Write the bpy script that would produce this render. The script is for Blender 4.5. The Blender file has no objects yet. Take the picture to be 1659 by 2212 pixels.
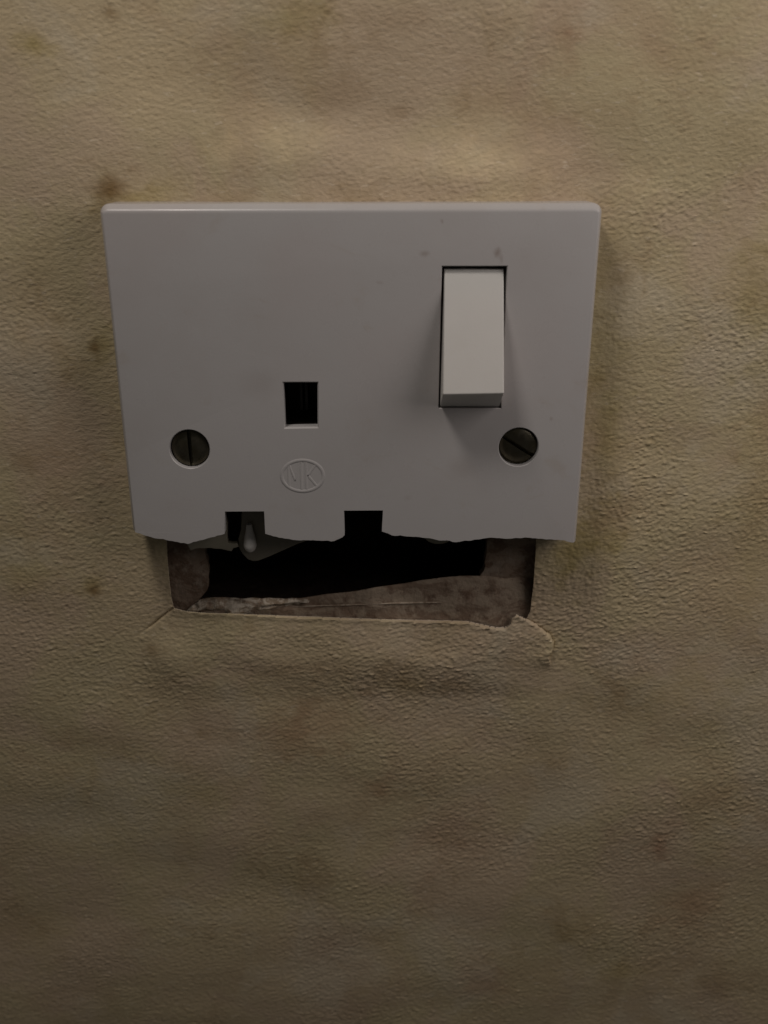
import bpy, bmesh, math
import numpy as np
from mathutils import Vector, Matrix
from mathutils.geometry import tessellate_polygon
# All positions below are millimetres on real planes: X right, Z up, Y into the wall.
# Y = 0 is the front face of the socket plate, Y = 8 the wallpaper.
S = 0.001
CAM = [2250.0, 2.825, -187.25326, 10.98894, 0.34185, -0.00079, 0.01423]
CORN = [(-43.71, 0.86), (43.59, 0.73)]
RIDGE = [(-35.09, 10.67), (-16.31, 11.8), (3.24, 9.48), (24.63, 7.9), (38.74, 6.72)]
BREAK = [(-42.8, -59.22), (-41.21, -59.79), (-39.87, -60.28), (-38.45, -60.71), (-36.99, -60.99), (-34.69, -61.51), (-33.55, -61.65), (-32.35, -61.84), (-31.15, -61.57), (-29.97, -61.29), (-28.71, -60.92), (-27.58, -60.61), (-26.46, -60.36), (-25.11, -59.9), (-24.82, -55.37), (-17.34, -55.37), (-17.31, -59.94), (-15.82, -60.5), (-14.67, -60.72), (-13.52, -60.92), (-12.02, -61.22), (-10.6, -61.35), (-9.17, -61.28), (-7.66, -61.37), (-5.88, -61.5), (-4.1, -61.46), (-3.02, -61.08), (-2.11, -60.36), (-2.14, -55.32), (5.3, -55.32), (5.09, -59.61), (6.91, -60.42), (8.65, -60.49), (10.43, -60.76), (11.77, -60.79), (13.38, -60.99), (14.81, -61.19), (16.33, -61.49), (17.59, -61.59), (18.74, -61.85), (20.18, -61.8), (21.68, -61.62), (23.57, -61.39), (25.51, -61.07), (27.23, -61.08), (29.07, -61.26), (31.43, -61.11), (34.09, -61.07), (35.92, -61.28), (37.97, -61.56), (40.35, -61.67), (41.52, -62.13), (42.78, -62.14)]
EARTH = [(-12.87, -30.52), (-6.67, -30.54), (-6.81, -38.87), (-12.81, -38.97)]
APER = [(15.75, -9.74), (27.27, -9.76), (27.13, -35.45), (15.58, -35.4)]
SCREW = [(-30.73, -43.01), (30.68, -42.93)]
EMBLEM = [(-9.84, -48.34), (-13.76, -48.32), (-9.76, -45.28)]
RT = [(16.24, -10.4), (26.81, -10.42)]
RB = [(15.83, -31.29), (26.71, -31.13)]
RU = [(15.77, -35.3), (27.08, -35.35)]
CUT = [(-35.32, -21.06), (-37.75, -57.65), (-38.03, -67.64), (-37.99, -71.65), (-37.87, -76.71), (-37.55, -78.97), (-37.29, -79.2), (-34.81, -79.85), (-30.43, -80.23), (-25.73, -80.33), (-21.04, -80.72), (-14.78, -81.12), (-8.45, -81.37), (-0.79, -81.84), (7.12, -82.26), (16.62, -82.51), (22.96, -82.72), (26.16, -83.46), (28.69, -84.0), (30.61, -84.01), (31.86, -82.97), (32.12, -81.61), (32.89, -80.99), (33.87, -81.41), (35.04, -81.95), (35.7, -80.04), (36.04, -73.86), (36.11, -65.47), (35.91, -58.08), (34.74, -21.28)]
SLIT = [(-37.56, -78.99), (-40.07, -81.06), (-42.25, -82.94), (-43.92, -84.19), (-44.96, -85.24)]
CREASE = [(35.04, -81.95), (36.82, -83.02), (38.29, -84.25), (39.54, -85.27), (40.29, -86.03), (40.9, -87.31), (40.79, -88.93), (40.0, -90.43)]
LINER = [(-27.8, -21.42), (-29.93, -58.4), (-30.6, -67.16), (-30.2, -71.2), (-30.64, -75.63), (-32.49, -77.86), (-33.78, -81.84), (26.01, -83.9), (25.38, -72.76), (26.01, -71.92), (26.51, -67.85), (26.56, -65.19), (26.45, -58.73), (25.5, -21.58)]
ST_TOP = [(-33.2, -78.92), (-24.07, -78.25), (-13.25, -77.88), (-6.88, -76.88), (-0.26, -76.12), (3.95, -75.31), (8.73, -74.58), (13.47, -73.75), (18.2, -73.1), (22.93, -72.85), (26.2, -72.93), (30.04, -73.32), (36.26, -73.46)]
ST_SEAM = [(-33.08, -79.78), (-24.01, -79.64), (-13.29, -79.29), (-6.88, -79.08), (-0.28, -78.92), (3.93, -78.79), (8.72, -78.67), (13.47, -78.6), (18.22, -78.51), (22.98, -78.51), (26.27, -78.85), (30.12, -79.2), (36.58, -79.56)]
ST_BOT = [(-33.26, -82.19), (-24.17, -82.58), (-13.42, -82.98), (-6.98, -83.45), (-0.33, -83.93), (3.92, -84.28), (8.75, -84.53), (13.55, -84.78), (18.36, -84.93), (23.17, -85.18), (26.51, -85.74), (30.42, -86.63), (36.98, -87.33)]
FL_TOP = [(-35.04, -80.1), (-33.83, -78.96), (-32.34, -77.93), (-29.17, -77.27), (-25.38, -77.4), (-21.01, -77.49), (-16.29, -77.63), (-13.14, -77.55), (-10.08, -77.78)]
FL_BOT = [(-35.49, -81.31), (-33.58, -81.33), (-31.67, -81.34), (-28.81, -81.47), (-25.57, -81.6), (-21.13, -80.58), (-16.32, -79.57), (-13.15, -78.86), (-9.8, -78.15)]
SHUT = [(-22.28, -56.09), (-22.72, -61.28), (-23.34, -63.17), (-23.18, -65.18), (-22.59, -66.36), (-21.64, -67.55), (-20.66, -67.99), (-19.56, -67.92), (-17.33, -67.09), (-14.55, -65.83), (-11.78, -64.57), (-9.02, -63.6), (-5.82, -61.61), (-5.72, -56.19)]
PIN = [(-20.89, -56.55), (-21.22, -63.91)]
FRAG = [(-33.32, -64.33), (-32.81, -65.47), (-30.82, -64.93), (-27.91, -65.05), (-24.68, -65.56), (-24.27, -64.87), (-23.18, -64.59), (-23.5, -63.81), (-25.32, -63.8), (-25.27, -61.01), (-25.45, -55.71), (-32.83, -55.67)]
PILLAR = [(16.51, -63.26), (19.28, -63.28)]
VIEW = [(-59.06, 33.49), (71.03, 33.61), (98.77, -191.01), (-86.48, -188.12)]
STAINS_AND_LIGHT = [(39.29, -88.05, 1.3, 1.2, -0.14, 3), (34.77, -91.04, 4, 2, -0.1, 3), (-7.27, -106.2, 9, 6, 0.16, 2), (54.93, -100.02, 7, 5, 0.16, 0), (40.98, -117.05, 8, 6, 0.12, 0), (77.41, -125.76, 7, 6, 0.15, 2), (-35.95, -122.15, 8, 5, 0.12, 1), (17.38, -97.46, 9, 3, 0.15, 0), (69.57, -97.92, 5, 6, 0.12, 1), (-14.4, -147.03, 8, 5, 0.14, 0), (50.8, -160.91, 6, 5, 0.15, 1), (61.55, -174.62, 5, 3, 0.2, 1), (-20.54, 24.9, 9, 6, 0.1, 0), (23.45, 18.99, 7, 5, 0.1, 2), (-57.99, -12.52, 4, 8, 0.12, 0), (73.81, -16.24, 4, 8, 0.2, 1), (68.91, 11.36, 6, 6, 0.1, 0), (-43.25, 3.04, 3.2, 2.6, 0.55, 0), (-39.09, 1.44, 5, 1.6, 0.3, 1), (-40.94, 31.73, 1.6, 1.2, 0.35, 0), (-54.23, 26.71, 2, 1.8, 0.35, 1), (8.94, 15.98, 1.6, 0.8, 0.18, 0), (-3.55, 19.74, 6, 5, 0.08, 0), (-17.97, 29.25, 12, 7, 0.1, 0), (-9.23, 31.4, 6, 3, 0.2, 1), (-53.26, -75.05, 1.2, 1.5, 0.5, 0), (-53.59, -73.51, 3, 2.5, 0.25, 1), (-48.45, -25.35, 0.9, 1.3, 0.5, 0), (-46.85, -24.92, 2.2, 2.6, 0.25, 1), (67.26, -139.17, 2.0, 2.2, 0.35, 2), (77.2, -154.66, 6, 6, 0.25, 2), (83.93, -177.72, 7, 5, 0.25, 0), (-14.31, -109.55, 6, 5, 0.2, 2), (4.59, -122.58, 3, 2.4, 0.25, 2), (19.07, -134.87, 9, 7, 0.15, 2), (-42.51, -88.25, 1.5, 2, 0.3, 0), (45.62, -21.32, 3.2, 14, 0.15, 1), (48.96, -43.82, 3.5, 12, 0.25, 1), (46.51, -9.44, 4, 9, 0.15, 0), (49.39, -63.1, 5, 6, 0.2, 1), (36.25, 28.56, 3, 5, 0.18, 2), (55.37, 24.19, 6, 5, 0.15, 2), (37.45, 28.56, 1.1, 0.9, 0.2, 2), (-67.03, -72.39, 5, 5, 0.15, 1), (27.98, 6.73, 9, 3.0, -0.12, 2), (16.39, 7.91, 12, 3, -0.08, 3), (-13.07, 11.42, 9, 2.5, -0.06, 3), (52.26, 3.54, 4, 2.5, -0.1, 0), (9.54, -97.39, 10, 2, 0.1, 1), (32.73, -65.99, 4, 6, 0.2, 1), (43.5, -66.06, 4, 5, 0.35, 1), (-58.47, -48.91, 6, 8, 0.12, 2), (-8.46, -165.45, 6, 4, 0.15, 2), (29.8, -178.32, 6, 4, 0.18, 2), (-76.53, -159.19, 8, 9, 0.08, 1), (7.29, 30.34, 5, 2, 0.12, 0), (-16.11, 16.74, 7, 6, -0.05, 1), (-37.17, 15.24, 12, 14, -0.06, 3), (80.37, -48.68, 5, 40, 0.16, 1), (-16.75, -93.87, 8, 2.5, 0.1, 2)]  # paper stains, plus painted plate shadow at right and lit band above the plate
PSPOT = [(12.63, -7.58, 1.0, 0.5, 0.35), (25.48, -7.45, 0.7, 1.0, 0.5), (15.62, -2.1, 0.35, 0.5, 0.35), (26.18, -8.56, 0.4, 0.8, 0.25), (4.74, -12.52, 0.7, 0.3, 0.2), (-17.27, -30.76, 4, 3, 0.12), (20.35, -46.86, 3, 2.5, 0.15), (9.93, -52.78, 0.8, 0.6, 0.12), (36.45, -37.52, 0.4, 0.5, 0.3)]
scene = bpy.context.scene
# ---------------------------------------------------------------- camera
def cam_axes(p, r, yaw):
    f = Vector((math.sin(yaw)*math.cos(p), math.cos(yaw)*math.cos(p), -math.sin(p)))
    rt = Vector((math.cos(yaw), -math.sin(yaw), 0)); up = rt.cross(f)
    c, s = math.cos(r), math.sin(r)
    return rt*c + up*s, -rt*s + up*c, f
F, cx, cy, cz, p, r, yaw = CAM
rt, up, fw = cam_axes(p, r, yaw)
cd = bpy.data.cameras.new('camera'); cam = bpy.data.objects.new('camera', cd)
scene.collection.objects.link(cam); scene.camera = cam
cd.sensor_fit = 'HORIZONTAL'; cd.sensor_width = 36; cd.lens = 36*F/1659
cd.clip_start = 0.005; cd.clip_end = 50
m = Matrix((rt, up, -fw)).transposed().to_4x4(); m.translation = Vector((cx, cy, cz))*S
cam.matrix_world = m
cd.dof.use_dof = True; cd.dof.focus_distance = 0.2; cd.dof.aperture_fstop = 22
# ---------------------------------------------------------------- light
w = bpy.data.worlds.new('World'); scene.world = w; w.use_nodes = True
bg = w.node_tree.nodes['Background']
bg.inputs[0].default_value = (1.0, 0.95, 0.88, 1); bg.inputs[1].default_value = 0.032
def area(name, loc, target, size, size_y, power, col):
    l = bpy.data.lights.new(name, 'AREA'); l.shape = 'RECTANGLE'; l.size = size; l.size_y = size_y
    l.energy = power; l.color = col
    o = bpy.data.objects.new(name, l); scene.collection.objects.link(o)
    o.location = loc
    o.rotation_euler = (Vector(target) - Vector(loc)).to_track_quat('-Z', 'Y').to_euler()
    return o
area('room_lamp', (-0.080, -0.110, 0.215), (0, 0, -0.03), 0.06, 0.05, 0.238, (1.0, 0.928, 0.865))
area('side_fill', (0.185, -0.105, 0.080), (0.03, 0, -0.03), 0.15, 0.15, 0.165, (1.0, 0.912, 0.872))  # added fill without a known source, brightens the right side
scene.view_settings.view_transform = 'Standard'; scene.view_settings.look = 'None'
scene.view_settings.exposure = 0.0; scene.view_settings.gamma = 1.0
scene.cycles.filter_width = 1.5
# ---------------------------------------------------------------- helpers
def tag(o, label=None, cat=None, kind=None):
    if label: o['label'] = label
    if cat: o['category'] = cat
    if kind: o['kind'] = kind
    return o
def link(name, me, mat, parent=None, smooth=None):
    me.materials.append(mat)
    if smooth is not None:
        for pl in me.polygons: pl.use_smooth = True
        me.set_sharp_from_angle(angle=math.radians(smooth))
    o = bpy.data.objects.new(name, me); scene.collection.objects.link(o)
    o.parent = parent
    return o
def mesh_from(name, verts, faces):
    me = bpy.data.meshes.new(name)
    me.from_pydata([tuple(c*S for c in v) for v in verts], [], faces); me.update()
    return me
def fix_normals(me):
    b = bmesh.new(); b.from_mesh(me); bmesh.ops.remove_doubles(b, verts=b.verts, dist=1e-7)
    bmesh.ops.recalc_face_normals(b, faces=b.faces); b.to_mesh(me); b.free()
class N:
    """tiny node helper"""
    def __init__(self, name):
        self.m = bpy.data.materials.new(name); self.m.use_nodes = True
        self.t = self.m.node_tree; self.b = self.t.nodes['Principled BSDF']
        self.co = self.t.nodes.new('ShaderNodeTexCoord').outputs['Object']
    def n(self, typ, **kw):
        x = self.t.nodes.new(typ)
        for k, v in kw.items(): setattr(x, k, v)
        return x
    def set(self, sock, v):
        if hasattr(v, 'is_output'): self.t.links.new(v, sock)
        else: sock.default_value = v
    def mapping(self, scale=(1, 1, 1), rot=(0, 0, 0), loc=(0, 0, 0)):
        x = self.n('ShaderNodeMapping'); self.set(x.inputs[0], self.co)
        x.inputs['Scale'].default_value = scale; x.inputs['Rotation'].default_value = rot; x.inputs['Location'].default_value = loc
        return x.outputs[0]
    def noise(self, scale, detail=3, rough=.5, vec=None, dist=0):
        x = self.n('ShaderNodeTexNoise'); self.set(x.inputs['Vector'], vec or self.co)
        x.inputs['Scale'].default_value = scale; x.inputs['Detail'].default_value = detail
        x.inputs['Roughness'].default_value = rough; x.inputs['Distortion'].default_value = dist
        return x.outputs['Fac']
    def ramp(self, v, a, b, lo=0., hi=1.):
        x = self.n('ShaderNodeMapRange'); x.interpolation_type = 'SMOOTHSTEP'
        self.set(x.inputs[0], v); x.inputs[1].default_value = a; x.inputs[2].default_value = b
        x.inputs[3].default_value = lo; x.inputs[4].default_value = hi
        return x.outputs[0]
    def mix(self, f, a, b, mode='MIX'):
        x = self.n('ShaderNodeMix', data_type='RGBA', blend_type=mode)
        self.set(x.inputs[0], f)
        self.set(x.inputs[6], a if hasattr(a, 'is_output') else (*a, 1))
        self.set(x.inputs[7], b if hasattr(b, 'is_output') else (*b, 1))
        return x.outputs[2]
    def math(self, op, a, b=0.):
        x = self.n('ShaderNodeMath', operation=op); self.set(x.inputs[0], a); self.set(x.inputs[1], b)
        return x.outputs[0]
    def spot(self, x0, z0, rx, rz):
        """1 at (x0,z0), falling to 0 at the ellipse, ragged"""
        mp = self.n('ShaderNodeMapping'); self.set(mp.inputs[0], self.warp)
        mp.inputs['Location'].default_value = (-x0/rx, 0, -(z0+43)/rz)
        mp.inputs['Scale'].default_value = (1/(rx*S), 0, 1/(rz*S))
        ln = self.n('ShaderNodeVectorMath', operation='LENGTH'); self.set(ln.inputs[0], mp.outputs[0])
        return self.ramp(ln.outputs['Value'], 1.0, 0.0)
    def bump(self, h, dist, strength=1.0, prev=None):
        x = self.n('ShaderNodeBump'); x.inputs['Distance'].default_value = dist; x.inputs['Strength'].default_value = strength
        self.set(x.inputs['Height'], h)
        if prev: self.set(x.inputs['Normal'], prev)
        return x.outputs[0]
# ---------------------------------------------------------------- materials
def mat_plastic(name, col, rough=.42, spots=(), grime=.10):
    a = N(name)
    wn = a.n('ShaderNodeTexNoise'); a.set(wn.inputs['Vector'], a.co); wn.inputs['Scale'].default_value = 900
    off = a.n('ShaderNodeVectorMath', operation='MULTIPLY_ADD'); a.set(off.inputs[0], wn.outputs['Color'])
    off.inputs[1].default_value = (.0008, 0, .0008); a.set(off.inputs[2], a.co); a.warp = off.outputs[0]
    dark = tuple(c*k for c, k in zip(col, (.86, .80, .76)))
    c = a.mix(a.ramp(a.noise(55, 4, .6), .42, .75, 0, grime*2.2), col, dark)
    c = a.mix(a.ramp(a.noise(30, 2, .5, a.mapping(loc=(3, 1, 2))), .45, .7, 0, .30), c, tuple(q*k for q, k in zip(col, (1.0, .93, .92))))
    c = a.mix(a.ramp(a.noise(1500, 2, .5), .70, .80, 0, .12), c, (.25, .2, .15))
    c = a.mix(a.ramp(a.noise(95, 6, .68, a.mapping(loc=(7, 2, 5)), .8), .56, .74, 0, grime*2.), c, (.36, .27, .17))
    sc = a.noise(260, 2, .4, a.mapping((1, 1, .06), (0, math.radians(31), 0)))
    c = a.mix(a.ramp(sc, .74, .80, 0, .10), c, (.30, .25, .21))
    for (x, z, rx, rz, s) in spots:
        c = a.mix(a.math('MULTIPLY', a.spot(x + .4, z + .4, rx*1.4, rz*1.4), s), c, (.20, .13, .09))
    a.set(a.b.inputs['Base Color'], c)
    a.set(a.b.inputs['Roughness'], a.ramp(a.noise(120, 4), .3, .7, rough-.05, rough+.12))
    a.set(a.b.inputs['Normal'], a.bump(a.noise(2500, 2), .00002, .5, a.bump(a.noise(160, 2), .00012, .25)))
    a.b.inputs['IOR'].default_value = 1.46
    return a.m
def mat_metal(name, col):
    a = N(name)
    c = a.mix(a.ramp(a.noise(500, 4, .55), .35, .7, 0, .7), col, (.10, .085, .05))
    a.set(a.b.inputs['Base Color'], c); a.b.inputs['Metallic'].default_value = .9
    a.set(a.b.inputs['Roughness'], a.ramp(a.noise(900, 4), .3, .7, .33, .5))
    a.set(a.b.inputs['Normal'], a.bump(a.noise(1500, 3), .00004, .5))
    return a.m
def mat_brown(name, c1, c2, c3, scale=160, bump=.0004):
    a = N(name)
    c = a.mix(a.ramp(a.noise(scale*1.5, 7, .68, a.mapping((1, 1, 1.5)), dist=.7), .43, .57), c1, c2)
    c = a.mix(a.ramp(a.noise(scale*2.6, 4, .65, a.mapping(loc=(.3, .1, .7))), .52, .66, 0, .75), c, c3)
    a.set(a.b.inputs['Base Color'], c); a.b.inputs['Roughness'].default_value = .95
    a.b.inputs['Specular IOR Level'].default_value = .15
    a.set(a.b.inputs['Normal'], a.bump(a.noise(scale*6, 5, .6), bump, .8))
    return a.m
def mat_wallpaper():
    a = N('aged_wallpaper')
    tan, pink, olive, grey = (.56, .45, .285), (.555, .43, .30), (.535, .445, .27), (.58, .50, .365)
    c = a.mix(a.ramp(a.noise(28, 3, .55, dist=.3), .38, .62), tan, olive)
    c = a.mix(a.ramp(a.noise(34, 4, .6, a.mapping(loc=(.31, .2, .13)), .4), .46, .64, 0, .8), c, pink)
    c = a.mix(a.ramp(a.noise(40, 4, .6, a.mapping(loc=(.7, .5, .33)), .4), .52, .68, 0, .6), c, grey)
    c = a.mix(a.ramp(a.noise(75, 5, .65, a.mapping(loc=(.17, .4, .93)), .5), .55, .75, 0, .5), c, (.36, .255, .135))
    c = a.mix(a.ramp(a.noise(46, 5, .62, a.mapping(loc=(.57, .8, .23)), .6), .50, .66, 0, .28), c, (.40, .275, .165))
    # small flecks in the paper, drawn out sideways like its fibres
    fl = a.mapping((1, 1, 2.4), (0, math.radians(8), 0))
    c = a.mix(a.ramp(a.noise(620, 4, .6, fl), .56, .70, 0, .32), c, (.33, .24, .13))
    c = a.mix(a.ramp(a.noise(560, 3, .6, a.mapping((1, 1, 2.4), (0, math.radians(10), 0), (.2, .3, .6))), .60, .74, 0, .35), c, (.80, .70, .55))
    at = a.n('ShaderNodeAttribute', attribute_name='stain_light')
    c = a.mix(1.0, c, at.outputs['Color'], 'MULTIPLY')
    a.set(a.b.inputs['Base Color'], c)
    a.b.inputs['Roughness'].default_value = .72; a.b.inputs['Specular IOR Level'].default_value = .25
    b1 = a.bump(a.noise(900, 4, .6, a.mapping((1, 1, 1.9), (0, math.radians(9), 0))), .00022, .9)
    a.set(a.b.inputs['Normal'], b1)
    return a.m
M_plate = mat_plastic('aged_white_plastic', (.515, .495, .485), .27, PSPOT)
M_rocker = mat_plastic('rocker_plastic', (.68, .67, .635), .32, grime=.05)
M_inner = mat_plastic('inner_plastic', (.30, .275, .21), .36)
M_shutter = mat_plastic('shutter_plastic', (.20, .18, .14), .25)
M_peg = mat_plastic('peg_plastic', (.62, .60, .57), .22)
M_dark = mat_plastic('shaded_moulding', (.035, .032, .03), .5)  # near-black colour paints the shade inside holes and recesses
M_screw = mat_metal('tarnished_brass_screw', (.12, .108, .08))
M_wall = mat_wallpaper()
M_plaster = mat_brown('bare_brown_plaster', (.17, .115, .08), (.26, .195, .145), (.32, .26, .205), 140, .0005)
M_strip = mat_brown('brown_backing_paper', (.38, .30, .225), (.25, .18, .13), (.16, .10, .07), 120, .0005)
M_tear = mat_brown('torn_paper', (.56, .49, .40), (.30, .23, .165), (.17, .11, .075), 260, .0005)
M_seam = mat_brown('paper_edge', (.50, .42, .33), (.36, .28, .21), (.22, .15, .10), 260, .0002)
M_cavity = mat_brown('cavity_shade', (.035, .024, .018), (.055, .038, .028), (.08, .06, .045))  # near-black brown stands in for the shade inside the cavity
# ================================================================ WALL
rng = np.random.default_rng(11)
g = 0.23
x0, x1, z0, z1 = VIEW[3][0], VIEW[2][0], VIEW[2][1], VIEW[0][1]
x0 = min(VIEW[0][0], VIEW[3][0]) - 6; x1 = max(VIEW[1][0], VIEW[2][0]) + 6
z0 = min(VIEW[2][1], VIEW[3][1]) - 6; z1 = max(VIEW[0][1], VIEW[1][1]) + 6
nx = int((x1-x0)/g)+1; nz = int((z1-z0)/g)+1
xs = np.linspace(x0, x1, nx); zs = np.linspace(z0, z1, nz)
X, Z = np.meshgrid(xs, zs)
def seg_dist(px, pz, pts, closed=False):
    best = np.full(px.shape, 1e9); bx = np.zeros(px.shape); bz = np.zeros(px.shape)
    n = len(pts); rngi = range(n if closed else n-1)
    for i in rngi:
        ax, az = pts[i]; cx_, cz_ = pts[(i+1) % n]
        dx, dz = cx_-ax, cz_-az; L2 = dx*dx+dz*dz+1e-12
        t = np.clip(((px-ax)*dx+(pz-az)*dz)/L2, 0, 1)
        qx, qz = ax+t*dx, az+t*dz; d = np.hypot(px-qx, pz-qz)
        k = d < best; best = np.where(k, d, best); bx = np.where(k, qx, bx); bz = np.where(k, qz, bz)
    return best, bx, bz
def inside(px, pz, poly):
    r_ = np.zeros(px.shape, bool); n = len(poly)
    for i in range(n):
        ax, az = poly[i]; bx, bz = poly[(i+1) % n]
        if az == bz: continue
        c = ((az > pz) != (bz > pz)) & (px < (bx-ax)*(pz-az)/(bz-az)+ax)
        r_ ^= c
    return r_
fx = np.fft.fftfreq(nx, xs[1]-xs[0])[None, :]; fz = np.fft.fftfreq(nz, zs[1]-zs[0])[:, None]
def field(lx, lz, tilt=0., hp=0.):
    """gaussian random field, correlation lengths lx, lz in mm, tilted"""
    c, s = math.cos(tilt), math.sin(tilt)
    u = fx*c + fz*s; v = -fx*s + fz*c
    h = np.exp(-2*(math.pi**2)*((u*lx)**2 + (v*lz)**2)*.5)
    if hp: h = h*(1-np.exp(-((u*hp)**2 + (v*hp)**2)*20))
    n = np.real(np.fft.ifft2(np.fft.fft2(rng.standard_normal((nz, nx)))*h))
    return n/n.std()
def sstep(a, b, x):
    t = np.clip((x-a)/(b-a), 0, 1); return t*t*(3-2*t)
tilt = math.radians(9)
fine = field(.36, .19, tilt, .7); fine2 = field(.24, .15, tilt, .5)
mid = field(2.2, 1.0, tilt); amp = field(9, 7)
strength = .75 + .22*np.clip(amp, -1.8, 1.8)
strength = strength*(1 - .45*sstep(-5, 20, Z))*(1-.18*sstep(-92, -125, Z))*(.72+.38*sstep(-45, 50, X))
relief = strength*(.037*(.75*fine + .42*np.maximum(fine-.2, 0)**1.8 - .30*np.maximum(-fine-.6, 0)**1.6) + .036*fine2) + .012*mid
lift = sstep(17.5, 5.5, Z + 1.6*np.sin(X/9.)+1.0*field(9, 5))*sstep(-30, -8, Z)*sstep(-38, -16, X)*(1-sstep(24, 46, X))
H = relief + 1.7*lift + .14*field(9, 6) + .30*field(26, 18)     # towards the viewer
# the lower flap of paper, loosened and bulging between the slit and the torn crease
lx, lz = SLIT[-1]; rx, rz = CREASE[-1]
edge_z = SLIT[0][1]
flap = [CUT[5]] + CUT[6:25] + CREASE[1:] + [(rx+1, rz-4), (rx+3, rz-20), (-20, rz-21), (lx-5, lz-14), (lx-3, lz-5)] + SLIT[::-1][:-1]
inf = inside(X, Z, flap)
dt = CUT[12][1]-Z      # distance below the cut edge
across = sstep(lx-2, lx+9, X)*(1-sstep(rx-1.0, rx+1.5, X)*0)
prof = .22 + 1.15*sstep(-3, 9.5, dt) - 1.37*sstep(8., 20.0, dt)
bul = np.maximum(prof, 0)*across*(1+.25*field(7, 4))
# to the right of the crease and left of the slit the paper lies flat: a real step
dcr, _, _ = seg_dist(X, Z, CREASE); dsl, _, _ = seg_dist(X, Z, SLIT)
below = (Z < CUT[20][1]+3) & (Z > rz-24)
# signed side of crease
soft = sstep(rz-1, rz-5, Z)
edge = np.where(inf, 1., 0.)
right_fade = 1-sstep(rx-1.5+6*0, rx+4, X)
left_fade = sstep(lx-5, lx+2, X)
fl = np.where(inf, 1., soft*right_fade*left_fade)
right_fade = 1-sstep(rx-9, rx+3.5, X)
kk = 1-sstep(rz-4, rz+.5, Z)
fl = fl*(1-kk)+kk*right_fade*left_fade
dcl = np.clip((dcr-.0)/.25, 0, 1)
H = H + np.where(below, fl*bul, 0)
H -= .60*np.exp(-(dsl/.22)**2)*sstep(lx-.5, lx+4, X)                        # knife slit
H -= .25*np.exp(-(dcr/.22)**2)               # turned-up torn rim
# paper edge lifted a little along the cut and pushed in round the plate
dcut, bxx, bzz = seg_dist(X, Z, CUT, True)
ins = inside(X, Z, CUT)
H += .18*np.exp(-(dcut/.8)**2)*(Z < CUT[5][1]+.5)
fade = np.minimum.reduce([sstep(x0, x0+4, X), 1-sstep(x1-4, x1, X), sstep(z0, z0+4, Z), 1-sstep(z1-4, z1, Z)])
H *= fade
# snap grid vertices inside the cutout onto its edge, drop the faces inside
cxm = (ins[:-1, :-1].astype(int)+ins[1:, :-1]+ins[:-1, 1:]+ins[1:, 1:])
keep = cxm < 3
XX = np.where(ins, bxx, X); ZZ = np.where(ins, bzz, Z)
Y = 8 - H
co = np.stack([XX, Y, ZZ], -1).reshape(-1, 3)*S
idx = np.arange(nx*nz).reshape(nz, nx)
quads = np.stack([idx[:-1, :-1], idx[:-1, 1:], idx[1:, 1:], idx[1:, :-1]], -1)[keep]
used = np.zeros(nx*nz, bool); used[quads.ravel()] = True
# turned edge of the paper round the cutout (thickness .3 mm) ----------
e = np.concatenate([quads[:, [0, 1]], quads[:, [1, 2]], quads[:, [2, 3]], quads[:, [3, 0]]])
key = np.sort(e, 1); k1 = key[:, 0].astype(np.int64)*(nx*nz)+key[:, 1]
uq, inv, cnt = np.unique(k1, return_inverse=True, return_counts=True)
be = e[cnt[inv] == 1]
insf = ins.ravel()
border = (be//nx == 0).all(1) | (be//nx == nz-1).all(1) | (be % nx == 0).all(1) | (be % nx == nx-1).all(1)
be = be[~border]
bv = np.unique(be); mp = {int(v): i for i, v in enumerate(bv)}
base = nx*nz
back = co[bv].copy(); back[:, 1] += .28*S
rimq = np.array([[b, a, base+mp[int(a)], base+mp[int(b)]] for a, b in be])
# the wall goes on beyond the detailed part: rings of growing size
bl = np.concatenate([idx[0, :-1:8], idx[:-1:8, -1], idx[-1, :0:-8], idx[:0:-8, 0]])
full = np.concatenate([idx[0, :-1], idx[:-1, -1], idx[-1, :0:-1], idx[:0:-1, 0]])
P0 = co[full]; rings = []; ctr = np.array([0, .008, -.045])
for s_ in (1.25, 1.7, 2.6, 5.0):
    q = ctr + (P0-ctr)*s_; q[:, 1] = .008; rings.append(q)
nb = len(full); offs = base+len(bv)
vall = np.concatenate([co, back]+rings)
rq = []
prev = full
for i in range(len(rings)):
    cur = offs+i*nb+np.arange(nb)
    rq.append(np.stack([prev, cur, np.roll(cur, -1), np.roll(prev, -1)], -1)); prev = cur
fall = np.concatenate([quads, rimq]+rq).astype(np.int32)
# drop unused vertices
um = np.zeros(len(vall), bool); um[fall.ravel()] = True
remap = np.cumsum(um)-1; fall = remap[fall]; 
# stain colour (paper marks, with plate shadow and lit bulge painted in)
st = np.ones((nz, nx, 3)); wob = field(1.6, 1.2); wob2 = field(.6, .4)
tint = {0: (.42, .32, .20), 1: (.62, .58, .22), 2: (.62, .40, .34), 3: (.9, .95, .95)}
for (sx, sz, ra, rb, s_, k) in STAINS_AND_LIGHT:
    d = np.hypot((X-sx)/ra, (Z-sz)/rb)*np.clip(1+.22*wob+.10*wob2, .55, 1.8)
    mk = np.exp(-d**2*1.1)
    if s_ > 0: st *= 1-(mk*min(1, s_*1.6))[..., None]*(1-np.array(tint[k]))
    else: st *= 1+(mk*-s_*1.6)[..., None]*np.array((1., 1., .95))  # pale marks, including painted light on the bulge above the plate
vc = np.ones((len(vall), 4), np.float32); vc[:nx*nz, :3] = st.reshape(-1, 3)
vc[base:base+len(bv), :3] = (1.5, 1.6, 1.95)
vall = vall[um]; vc = vc[um]
me = bpy.data.meshes.new('wall')
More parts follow.
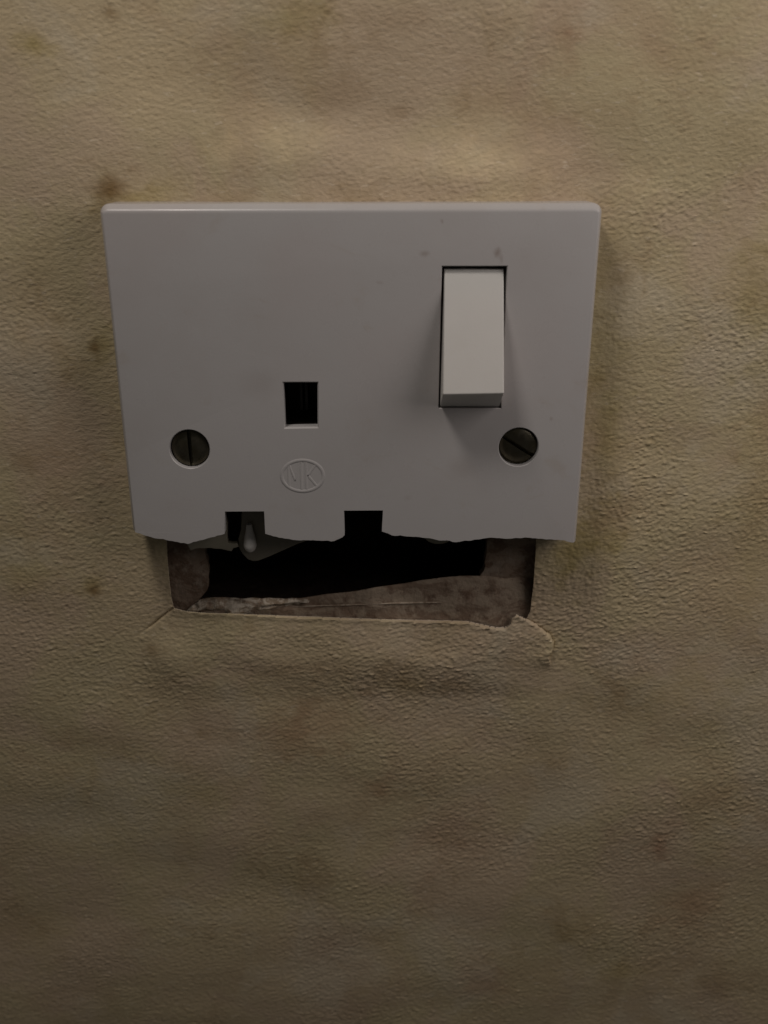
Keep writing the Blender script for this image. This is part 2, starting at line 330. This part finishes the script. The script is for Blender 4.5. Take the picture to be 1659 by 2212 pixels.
me.vertices.add(len(vall)); me.vertices.foreach_set('co', vall.astype(np.float32).ravel())
me.loops.add(fall.size); me.loops.foreach_set('vertex_index', fall.ravel().astype(np.int32))
me.polygons.add(len(fall)); me.polygons.foreach_set('loop_start', np.arange(0, fall.size, 4, dtype=np.int32))
me.update(calc_edges=True); me.validate()
ca = me.color_attributes.new('stain_light', 'FLOAT_COLOR', 'POINT'); ca.data.foreach_set('color', vc.ravel())
wall = link('wall', me, M_wall, None, 50)
tag(wall, 'stained tan textured wallpaper on the wall, cut away below the broken socket', None, 'structure')

# brown plaster showing inside the cut-out, with the hole in it -----------
def plate_with_hole(outer, hole, Yf, Yb, jitter=0.):
    o3 = [(a, Yf, b) for a, b in outer]; h3 = [(a, Yf, b) for a, b in hole]
    tri = tessellate_polygon([[Vector((a, b, 0)) for a, b in outer], [Vector((a, b, 0)) for a, b in hole]])
    V = o3+h3; n = len(V); V = V+[(a, Yb, b) for a, _, b in V]
    Fc = [tuple(t) for t in tri]+[tuple(i+n for i in t)[::-1] for t in tri]
    no = len(o3)
    for i in range(no): j = (i+1) % no; Fc.append((i, j, j+n, i+n))
    nh = len(h3)
    for i in range(nh): j = (i+1) % nh; Fc.append((no+i, no+j, no+j+n, no+i+n))
    return V, Fc
def densify(pts, step, jit, seed=1, closed=True):
    r2 = np.random.default_rng(seed); o = []; n = len(pts)
    for i in range(n if closed else n-1):
        a = np.array(pts[i]); b = np.array(pts[(i+1) % n]); L_ = np.hypot(*(b-a)); k = max(1, int(L_/step))
        for t in range(k):
            q = a+(b-a)*t/k
            if t: q = q+r2.normal(0, jit, 2)
            o.append((float(q[0]), float(q[1])))
    if not closed: o.append(tuple(pts[-1]))
    return o
lo, hi = CUT[2][0]-6, CUT[-3][0]+6
outer = [(lo, -12), (lo, CUT[13][1]-6), (hi, CUT[13][1]-6), (hi, -12)]
V, Fc = plate_with_hole(outer, densify(LINER, 1.0, .11, 3), 9.2, 11.6)
me = mesh_from('bare_plaster', V, Fc); fix_normals(me)
link('bare_plaster', me, M_plaster, wall)
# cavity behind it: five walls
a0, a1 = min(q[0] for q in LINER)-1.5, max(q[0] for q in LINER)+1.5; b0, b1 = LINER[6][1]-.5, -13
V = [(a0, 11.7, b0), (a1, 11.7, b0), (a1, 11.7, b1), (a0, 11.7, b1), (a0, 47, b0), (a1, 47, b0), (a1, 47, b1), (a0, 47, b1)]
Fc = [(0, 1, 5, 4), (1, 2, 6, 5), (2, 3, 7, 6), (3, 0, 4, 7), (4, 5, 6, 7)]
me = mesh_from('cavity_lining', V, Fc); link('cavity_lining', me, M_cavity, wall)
# brown backing paper along the bottom, folded at its seam
def loft(rows, sub, nz_, seed, amp, ys):
    r2 = np.random.default_rng(seed); V = []; R = len(rows); n = len(rows[0])
    t = np.linspace(0, n-1, (n-1)*sub+1); cols = []
    for k, row in enumerate(rows):
        a = np.array(row); cols.append((np.interp(t, range(n), a[:, 0]), np.interp(t, range(n), a[:, 1])))
    rr = np.linspace(0, R-1, (R-1)*nz_+1)
    m_ = len(t); Yn = r2.normal(0, 1, (len(rr), m_))
    for _ in range(3): Yn = (Yn+np.roll(Yn, 1, 1)+np.roll(Yn, -1, 1)+np.roll(Yn, 1, 0))/4
    for i, r_ in enumerate(rr):
        k = min(int(r_), R-2); f_ = r_-k
        for j in range(m_):
            x = cols[k][0][j]*(1-f_)+cols[k+1][0][j]*f_; z = cols[k][1][j]*(1-f_)+cols[k+1][1][j]*f_
            y = np.interp(r_, range(R), ys)+amp*Yn[i, j]
            V.append((x, y, z))
    Fc = [(i*m_+j, i*m_+j+1, (i+1)*m_+j+1, (i+1)*m_+j) for i in range(len(rr)-1) for j in range(m_-1)]
    return V, Fc
def thick(o, t):
    md = o.modifiers.new('thickness', 'SOLIDIFY'); md.thickness = t*S; md.offset = 0
V, Fc = loft([ST_TOP, ST_SEAM, ST_BOT], 5, 5, 5, .34, (9.15, 8.75, 8.95))
me = mesh_from('backing_paper', V, Fc); o = link('backing_paper', me, M_strip, wall, 60); thick(o, .25)
# an upper ply of the same paper ending in the thin pale seam line
top2 = [(x, z+.08+.05*math.sin(x)) for x, z in ST_SEAM[2:11]]; bot2 = [(x, z-.10) for x, z in ST_SEAM[2:11]]
V, Fc = loft([top2, bot2], 4, 2, 8, .05, (8.72, 8.5))
me = mesh_from('paper_seam', V, Fc); o = link('paper_seam', me, M_seam, wall, 60); thick(o, .12)
V, Fc = loft([FL_TOP, [((a[0]+b[0])/2, (a[1]+b[1])/2) for a, b in zip(FL_TOP, FL_BOT)], FL_BOT], 7, 5, 21, .85, (9.0, 8.2, 8.7))
me = mesh_from('torn_paper', V, Fc); o = link('torn_paper', me, M_tear, wall, 70); thick(o, .15)
o['label'] = 'pale crumpled paper tear at the lower left of the cut-out'

# ================================================================ SOCKET
root = bpy.data.objects.new('wall_socket', None); scene.collection.objects.link(root)
root.location = (0, 0.008, -0.043)
root.empty_display_size = .02
tag(root, 'broken off-white single switched power socket with jagged bottom edge, screwed to the stained wall', 'power socket')
INV = Matrix.Translation(-root.location)
def part(name, me, mat, smooth=None, parent=root):
    me.transform(Matrix.Translation(-Vector(root.location)))
    return link(name, me, mat, parent, smooth)
# materials use object coordinates: shift the stained spots by keeping mesh origin on root -> handled in mat via offset
# outline: left side up, top corners rounded, right side down, then the break
rc = 1.6
xl_t, xr_t, zt = CORN[0][0], CORN[1][0], CORN[0][1]
bl_, br_ = BREAK[0], BREAK[-1]
def arc(cx_, cz_, a0_, a1_, n=7):
    return [((cx_+rc*math.cos(math.radians(a0_+(a1_-a0_)*i/(n-1))), cz_+rc*math.sin(math.radians(a0_+(a1_-a0_)*i/(n-1)))),
             (-math.cos(math.radians(a0_+(a1_-a0_)*i/(n-1))), -math.sin(math.radians(a0_+(a1_-a0_)*i/(n-1))))) for i in range(n)]
intact = [((bl_[0], bl_[1]), (1, 0))]
for t in (.25, .5, .75): intact.append(((bl_[0]+(xl_t-bl_[0])*t, zt+(bl_[1]-zt)*(1-t)), (1, 0)))
intact += arc(xl_t+rc, zt-rc, 180, 90)
intact += arc(xr_t-rc, zt-rc, 90, 0)
for t in (.25, .5, .75): intact.append(((xr_t+(br_[0]-xr_t)*t, zt+(br_[1]-zt)*t), (-1, 0)))
intact.append(((br_[0], br_[1]), (-1, 0)))
# break, from right to left, roughened except round the two pin slots
brk = []
r3 = np.random.default_rng(4)
B = BREAK[::-1]
for i in range(len(B)-1):
    a, b = np.array(B[i]), np.array(B[i+1]); L_ = np.hypot(*(b-a)); vertical = abs(b[0]-a[0]) < 1 and L_ > 2; topedge = a[1] > -55.6 and b[1] > -55.6
    k = 1 if (vertical or topedge) else max(1, int(L_/.5))
    for t in range(k):
        q = a+(b-a)*t/k
        if i+t > 0 and not topedge and not vertical: q = q+r3.normal(0, .05, 2)
        if not (i == 0 and t == 0): brk.append((float(q[0]), float(q[1])))
out = [p_ for p_, _ in intact]+brk
inn = [n_ for _, n_ in intact]+[(0, 0)]*len(brk)
T = 2.4; BV = 1.5
def ringY(inset, y): return [(p_[0]+n_[0]*inset*.55, y, p_[1]+n_[1]*inset) for p_, n_ in zip(out, inn)]
prof = [(0, T), (0, 1.40), (.05, 1.22), (.16, 1.04), (.52, .60), (.84, .26), (1.02, .11), (1.22, .03), (BV, 0)]
n = len(out); V = []; Fc = []
for ins_, y in prof: V += ringY(ins_*1.0, y)
for k in range(len(prof)-1):
    for i in range(n): j = (i+1) % n; Fc.append((k*n+i, k*n+j, (k+1)*n+j, (k+1)*n+i))
me_v, me_f = V, Fc
# holes
def circle(c, r_, n=40): return [(c[0]+r_*math.cos(2*math.pi*i/n), c[1]+r_*math.sin(2*math.pi*i/n)) for i in range(n)]
def shrink(poly, d):
    c = np.mean(poly, 0); o = []
    for q in poly:
        v = np.array(q)-c; o.append(tuple(np.array(q)-np.sign(v)*d))
    return o
def shrink_circle(poly, c, d):
    return [(c[0]+(x-c[0])*(1-d/math.hypot(x-c[0], z-c[1])), c[1]+(z-c[1])*(1-d/math.hypot(x-c[0], z-c[1]))) for x, z in poly]
SR = 3.72
holes = []   # (front loop, chamfered loop, chamfer depth)
ch = .38
holes.append((shrink(EARTH, -ch*.6), shrink(EARTH, 0), ch))
holes.append((shrink(APER, -.12), shrink(APER, 0), .15))
for c in SCREW: holes.append((circle(c, SR+.14), circle(c, SR), .16))
V = list(me_v); Fc = list(me_f)
top = [(x, z) for x, _, z in ringY(BV, 0)]
tri = tessellate_polygon([[Vector((a, b, 0)) for a, b in top]]+[[Vector((a, b, 0)) for a, b in h[0]] for h in holes])
flat = top+[q for h in holes for q in h[0]]
b0_ = len(V); V += [(a, 0, b) for a, b in flat]; Fc += [tuple(b0_+i for i in t) for t in tri]
tri = tessellate_polygon([[Vector((a, b, 0)) for a, b in out]]+[[Vector((a, b, 0)) for a, b in h[1]] for h in holes])
flat = out+[q for h in holes for q in h[1]]
b0_ = len(V); V += [(a, T, b) for a, b in flat]; Fc += [tuple(b0_+i for i in t)[::-1] for t in tri]
for h0, h1, d in holes:
    k = len(V); m_ = len(h0)
    mid_ = [((a[0]+b[0])/2+(b[0]-a[0])*.12, (a[1]+b[1])/2+(b[1]-a[1])*.12) for a, b in zip(h0, h1)]
    V += [(a, 0, b) for a, b in h0]+[(a, d, b) for a, b in h1]+[(a, T, b) for a, b in h1]
    for lv in range(2):
        for i in range(m_): j = (i+1) % m_; Fc.append((k+lv*m_+i, k+lv*m_+j, k+(lv+1)*m_+j, k+(lv+1)*m_+i))
# rim of the shell, back to the wall on the three unbroken sides
k0 = len(V); mi = len(intact); RW = 2.0
for (p_, n_) in intact:
    V += [(p_[0], T, p_[1]), (p_[0], 7.9, p_[1]), (p_[0]+n_[0]*RW, 7.9, p_[1]+n_[1]*RW), (p_[0]+n_[0]*RW, T, p_[1]+n_[1]*RW)]
for i in range(mi-1):
    a = k0+4*i; b = a+4
    for q in ((0, 1), (1, 2), (2, 3)): Fc.append((a+q[0], b+q[0], b+q[1], a+q[1]))
for a in (k0, k0+4*(mi-1)): Fc.append((a, a+1, a+2, a+3))
me = mesh_from('face_plate', V, Fc)
b = bmesh.new(); b.from_mesh(me); bmesh.ops.remove_doubles(b, verts=b.verts, dist=2e-6); bmesh.ops.recalc_face_normals(b, faces=b.faces)
b.to_mesh(me); b.free()
plate = part('face_plate', me, M_plate)
# smooth only the rounded edge (front face stays truly flat)
for pl in plate.data.polygons: pl.use_smooth = abs(pl.normal.y) < .999
plate.data.set_sharp_from_angle(angle=math.radians(28))
plate['label'] = 'off-white plastic face plate snapped off along its bottom edge'

# embossed oval with its two letters -----------------------------------
ec = EMBLEM[0]; erx = ec[0]-EMBLEM[1][0]; erz = EMBLEM[2][1]-ec[1]
nA = 64; V = []; Fc = []
sec = [(-.42, -.004), (-.30, .10), (-.10, .17), (.10, .17), (.30, .10), (.42, -.004)]
for i in range(nA):
    a = 2*math.pi*i/nA; nxn = math.cos(a)/erx; nzn = math.sin(a)/erz; L_ = math.hypot(nxn, nzn)
    for o_, h_ in sec:
        V.append((ec[0]+erx*math.cos(a)+nxn/L_*o_*.85, -h_*.55, ec[1]+erz*math.sin(a)+nzn/L_*o_*.8))
ns = len(sec)
for i in range(nA):
    for k in range(ns-1): Fc.append((i*ns+k, ((i+1) % nA)*ns+k, ((i+1) % nA)*ns+k+1, i*ns+k+1))
me = mesh_from('emblem', V, Fc); fix_normals(me); emblem = part('emblem', me, M_plate, 60)
def letter(strokes):
    V = []; Fc = []
    for (ax, az), (bx, bz), wd in strokes:
        ax, az, bx, bz = ec[0]+ax*erx, ec[1]+az*erz, ec[0]+bx*erx, ec[1]+bz*erz
        d = Vector((bx-ax, bz-az)).normalized(); nn = Vector((-d.y, d.x)); k = len(V)
        for (qx, qz) in ((ax, az), (bx, bz)):
            for o_, h_ in ((-wd/2-.08, 0), (-wd/2+.07, .06), (wd/2-.07, .06), (wd/2+.08, 0)):
                V.append((qx+nn.x*o_, -h_+.003, qz+nn.y*o_))
        for q in range(3): Fc.append((k+q, k+q+1, k+4+q+1, k+4+q))
        Fc += [(k, k+1, k+2, k+3), (k+4, k+5, k+6, k+7)]
    return V, Fc
def ez(x): return math.sqrt(max(0, 1-x*x))*.86
Mst = [((-.66, -ez(.66)), (-.66, ez(.66)), .42), ((-.06, -ez(.06)), (-.06, ez(.06)), .42), ((-.62, ez(.62)), (-.36, -.30), .34), ((-.10, ez(.10)), (-.36, -.30), .34)]
Kst = [((.18, -ez(.18)), (.18, ez(.18)), .44), ((.24, .0), (.62, ez(.62)), .40), ((.24, .05), (.66, -ez(.66)), .40), ((.62, .40), (.84, .40), .3)]
V, Fc = letter(Mst); me = mesh_from('letter_m', V, Fc); fix_normals(me); part('embossed_letter', me, M_plate, 20, emblem).matrix_parent_inverse = Matrix.Identity(4)
V, Fc = letter(Kst[:3]); me = mesh_from('letter_k', V, Fc); fix_normals(me); part('embossed_letter', me, M_plate, 20, emblem)

# rocker switch ---------------------------------------------------------
tl, tr = RT; bl2, br2 = RB; ul, ur = RU
V = [(tl[0], .9, tl[1]), (tr[0], .9, tr[1]), (br2[0], -6.6, br2[1]), (bl2[0], -6.6, bl2[1]),
     (ul[0]+.12, .35, ul[1]+.12), (ur[0]-.25, .35, ur[1]+.12), (tl[0], 6, tl[1]+.1), (tr[0], 6, tr[1]+.1), (ur[0]-.25, 6, ur[1]+.4), (ul[0]+.12, 6, ul[1]+.4)]
# front, underside, sides, back
Fc = [(0, 1, 2, 3), (3, 2, 5, 4), (0, 1, 7, 6), (4, 5, 8, 9), (0, 3, 4, 9, 6), (1, 2, 5, 8, 7), (6, 7, 8, 9)]
me = mesh_from('rocker_switch', V, Fc)
b = bmesh.new(); b.from_mesh(me); bmesh.ops.recalc_face_normals(b, faces=b.faces)
fe = [e_ for e_ in b.edges if max(v.co.y for v in e_.verts) < .0012]
bmesh.ops.bevel(b, geom=fe, offset=.00026, segments=4, affect='EDGES', profile=.6, clamp_overlap=True)
b.to_mesh(me); b.free()
rk = part('rocker_switch', me, M_rocker)
for pl in rk.data.polygons: pl.use_smooth = True
rk.data.set_sharp_from_angle(angle=math.radians(35))
wn = rk.modifiers.new('wn', 'WEIGHTED_NORMAL'); wn.keep_sharp = True
# dark inner frame seen in the gap round the rocker
V, Fc = plate_with_hole(shrink(APER, -1.2), shrink(APER, .9), 2.6, 3.4)
# screws ----------------------------------------------------------------
def screw(c, ang, tx, tz, name='screw'):
    Rr = 3.58; sw = .36; V = []; Fc = []
    us = list(np.linspace(-Rr, -sw, 9))+list(np.linspace(-sw, sw, 3))+list(np.linspace(sw, Rr, 9))
    reg = [0]*9+[1]*3+[0]*9; m_ = 17
    for u, g_ in zip(us, reg):
        hv = math.sqrt(max(0, Rr*Rr-u*u))
        for k in range(m_):
            v = hv*math.cos(math.pi*k/(m_-1)); rr = min(1, math.hypot(u, v)/Rr)
            y = 1.35-.80*math.sqrt(max(0, 1-rr**2.2*.98)) if not g_ else 1.9
            V.append((u, y+u*tx+v*tz, v))
    for i in range(len(us)-1):
        for k in range(m_-1): Fc.append((i*m_+k, i*m_+k+1, (i+1)*m_+k+1, (i+1)*m_+k))
    # skirt and shank
    k0_ = len(V); ring = [(Rr*math.cos(2*math.pi*i/40), Rr*math.sin(2*math.pi*i/40)) for i in range(40)]
    for y in (1.30, 1.7):
        V += [(u*(1.0 if y < 1.5 else .93), y, v*(1.0 if y < 1.5 else .93)) for u, v in ring]
    V += [(u*.45, 4, v*.45) for u, v in ring]+[(u*.45, 14, v*.45) for u, v in ring]
    for lv in range(3):
        for i in range(40): j = (i+1) % 40; Fc.append((k0_+lv*40+i, k0_+lv*40+j, k0_+(lv+1)*40+j, k0_+(lv+1)*40+i))
    ca, sa = math.cos(ang), math.sin(ang)
    V = [(c[0]+x*ca-z*sa, y, c[1]+x*sa+z*ca) for x, y, z in V]
    me = mesh_from(name, V, Fc); return part('screw', me, M_screw, 40)
s1 = screw(SCREW[0], math.radians(2), 0, 0); s1['label'] = 'tarnished screw on the left with its slot upright'
s2 = screw(SCREW[1], math.radians(57), -.13, .0); s2['label'] = 'tarnished screw on the right with its slot turned diagonally'
# plastic seats under the screws (shade round the heads put in as dark colour)
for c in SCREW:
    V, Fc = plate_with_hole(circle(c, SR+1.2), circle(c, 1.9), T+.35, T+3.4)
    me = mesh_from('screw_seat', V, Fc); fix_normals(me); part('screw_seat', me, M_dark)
# moulded body behind the plate: tunnel round the earth hole and switch housing
def box(ax, bx, ay, by, az, bz):
    V = [(x, y, z) for x in (ax, bx) for y in (ay, by) for z in (az, bz)]
    return V, [(0, 1, 3, 2), (4, 6, 7, 5), (0, 4, 5, 1), (2, 3, 7, 6), (0, 2, 6, 4), (1, 5, 7, 3)]
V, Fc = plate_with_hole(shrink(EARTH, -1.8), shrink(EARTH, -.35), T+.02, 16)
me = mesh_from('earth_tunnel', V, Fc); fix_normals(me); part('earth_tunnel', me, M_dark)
ex = (EARTH[0][0]+EARTH[1][0])/2; ezc = (EARTH[0][1]+EARTH[2][1])/2
Vs = []; Fs = []
for sx in (-1, 1):
    V, Fc = box(ex+sx*.5-.25, ex+sx*.5+.25, 9, 15, ezc-3.2, ezc+3.2); k = len(Vs); Vs += V; Fs += [tuple(i+k for i in f_) for f_ in Fc]
V, Fc = box(ex-5, ex+5, 15, 16, ezc-5, ezc+5); k = len(Vs); Vs += V; Fs += [tuple(i+k for i in f_) for f_ in Fc]
me = mesh_from('earth_contact', Vs, Fs); fix_normals(me); part('earth_contact', me, M_dark)
V, Fc = box(APER[3][0]-1, APER[1][0]+1, T+.1, 20, APER[2][1]-1.5, APER[0][1]+1)
Fc = [f_ for f_ in Fc if f_ != (0, 4, 5, 1)]
me = mesh_from('switch_housing', V, Fc); fix_normals(me); part('switch_housing', me, M_dark)

# what is left of the inside, hanging below the break ---------------------
def slab(poly, yf, yb, bev, name, mat, tilt_fn=None):
    V = [(a, yf, b_) for a, b_ in poly]+[(a, yb, b_) for a, b_ in poly]; n_ = len(poly)
    Fc = [tuple(range(n_)), tuple(range(2*n_-1, n_-1, -1))]+[(i, (i+1) % n_, (i+1) % n_+n_, i+n_) for i in range(n_)]
    if tilt_fn: V = [(x, y+tilt_fn(x, z), z) for x, y, z in V]
    me = mesh_from(name, V, Fc)
    b = bmesh.new(); b.from_mesh(me); bmesh.ops.recalc_face_normals(b, faces=b.faces)
    fe = [e_ for e_ in b.edges if abs(e_.verts[0].co.y-e_.verts[1].co.y) < .0008 and len(e_.link_faces) == 2 and max(len(f_.verts) for f_ in e_.link_faces) > 5]
    bmesh.ops.bevel(b, geom=fe, offset=bev*S, segments=3, affect='EDGES', profile=.5, clamp_overlap=True)
    bmesh.ops.triangulate(b, faces=[f_ for f_ in b.faces if len(f_.verts) > 4])
    b.to_mesh(me); b.free()
    return part(name, me, mat, 50)
sh = slab(SHUT, 5.5, 7.2, .35, 'shutter', M_shutter, lambda x, z: .05*(x-SHUT[5][0]))
sh['label'] = 'dark translucent shutter flap hanging under the break'
# rounded peg on the shutter
px_, pzt = PIN[0]; pzb = PIN[1][1]; V = []; Fc = []; pr = 1.3; nn_ = 20
lev = [(pzb+4.2, .55), (pzb+2.6, .8), (pzb+1.2, 1.15)]+[(pzb+pr*0+ (0 if k == 0 else -pr*1.3*math.sin(math.radians(k*15))), pr*math.cos(math.radians(k*15))) for k in range(0, 7)]
for z_, r_ in lev:
    for i in range(nn_):
        a = 2*math.pi*i/nn_; V.append((px_+max(r_, .01)*math.cos(a), 4.7+max(r_, .01)*math.sin(a), z_))
for k in range(len(lev)-1):
    for i in range(nn_): j = (i+1) % nn_; Fc.append((k*nn_+i, k*nn_+j, (k+1)*nn_+j, (k+1)*nn_+i))
me = mesh_from('peg', V, Fc); fix_normals(me); part('peg', me, M_peg, 60, root)
fr = slab(densify(FRAG, .9, .10, 6), 5.0, 6.6, .15, 'broken_moulding', M_inner, lambda x, z: -.04*(x-FRAG[4][0]))
fr['label'] = 'olive grey stump of inner moulding behind the left pin slot'
pc = PILLAR[0]; pr = PILLAR[1][0]-pc[0]
V = []; Fc = []; nn_ = 32
for y, r_ in ((6.5, pr-.3), (6.8, pr), (11, pr)):
    V += [(pc[0]+r_*math.cos(2*math.pi*i/nn_), y, pc[1]+r_*.6*math.sin(2*math.pi*i/nn_)) for i in range(nn_)]
for lv in range(2):
    for i in range(nn_): j = (i+1) % nn_; Fc.append((lv*nn_+i, lv*nn_+j, (lv+1)*nn_+j, (lv+1)*nn_+i))
Fc.append(tuple(range(nn_)))
me = mesh_from('fixing_pillar', V, Fc); fix_normals(me); part('fixing_pillar', me, M_inner, 40)
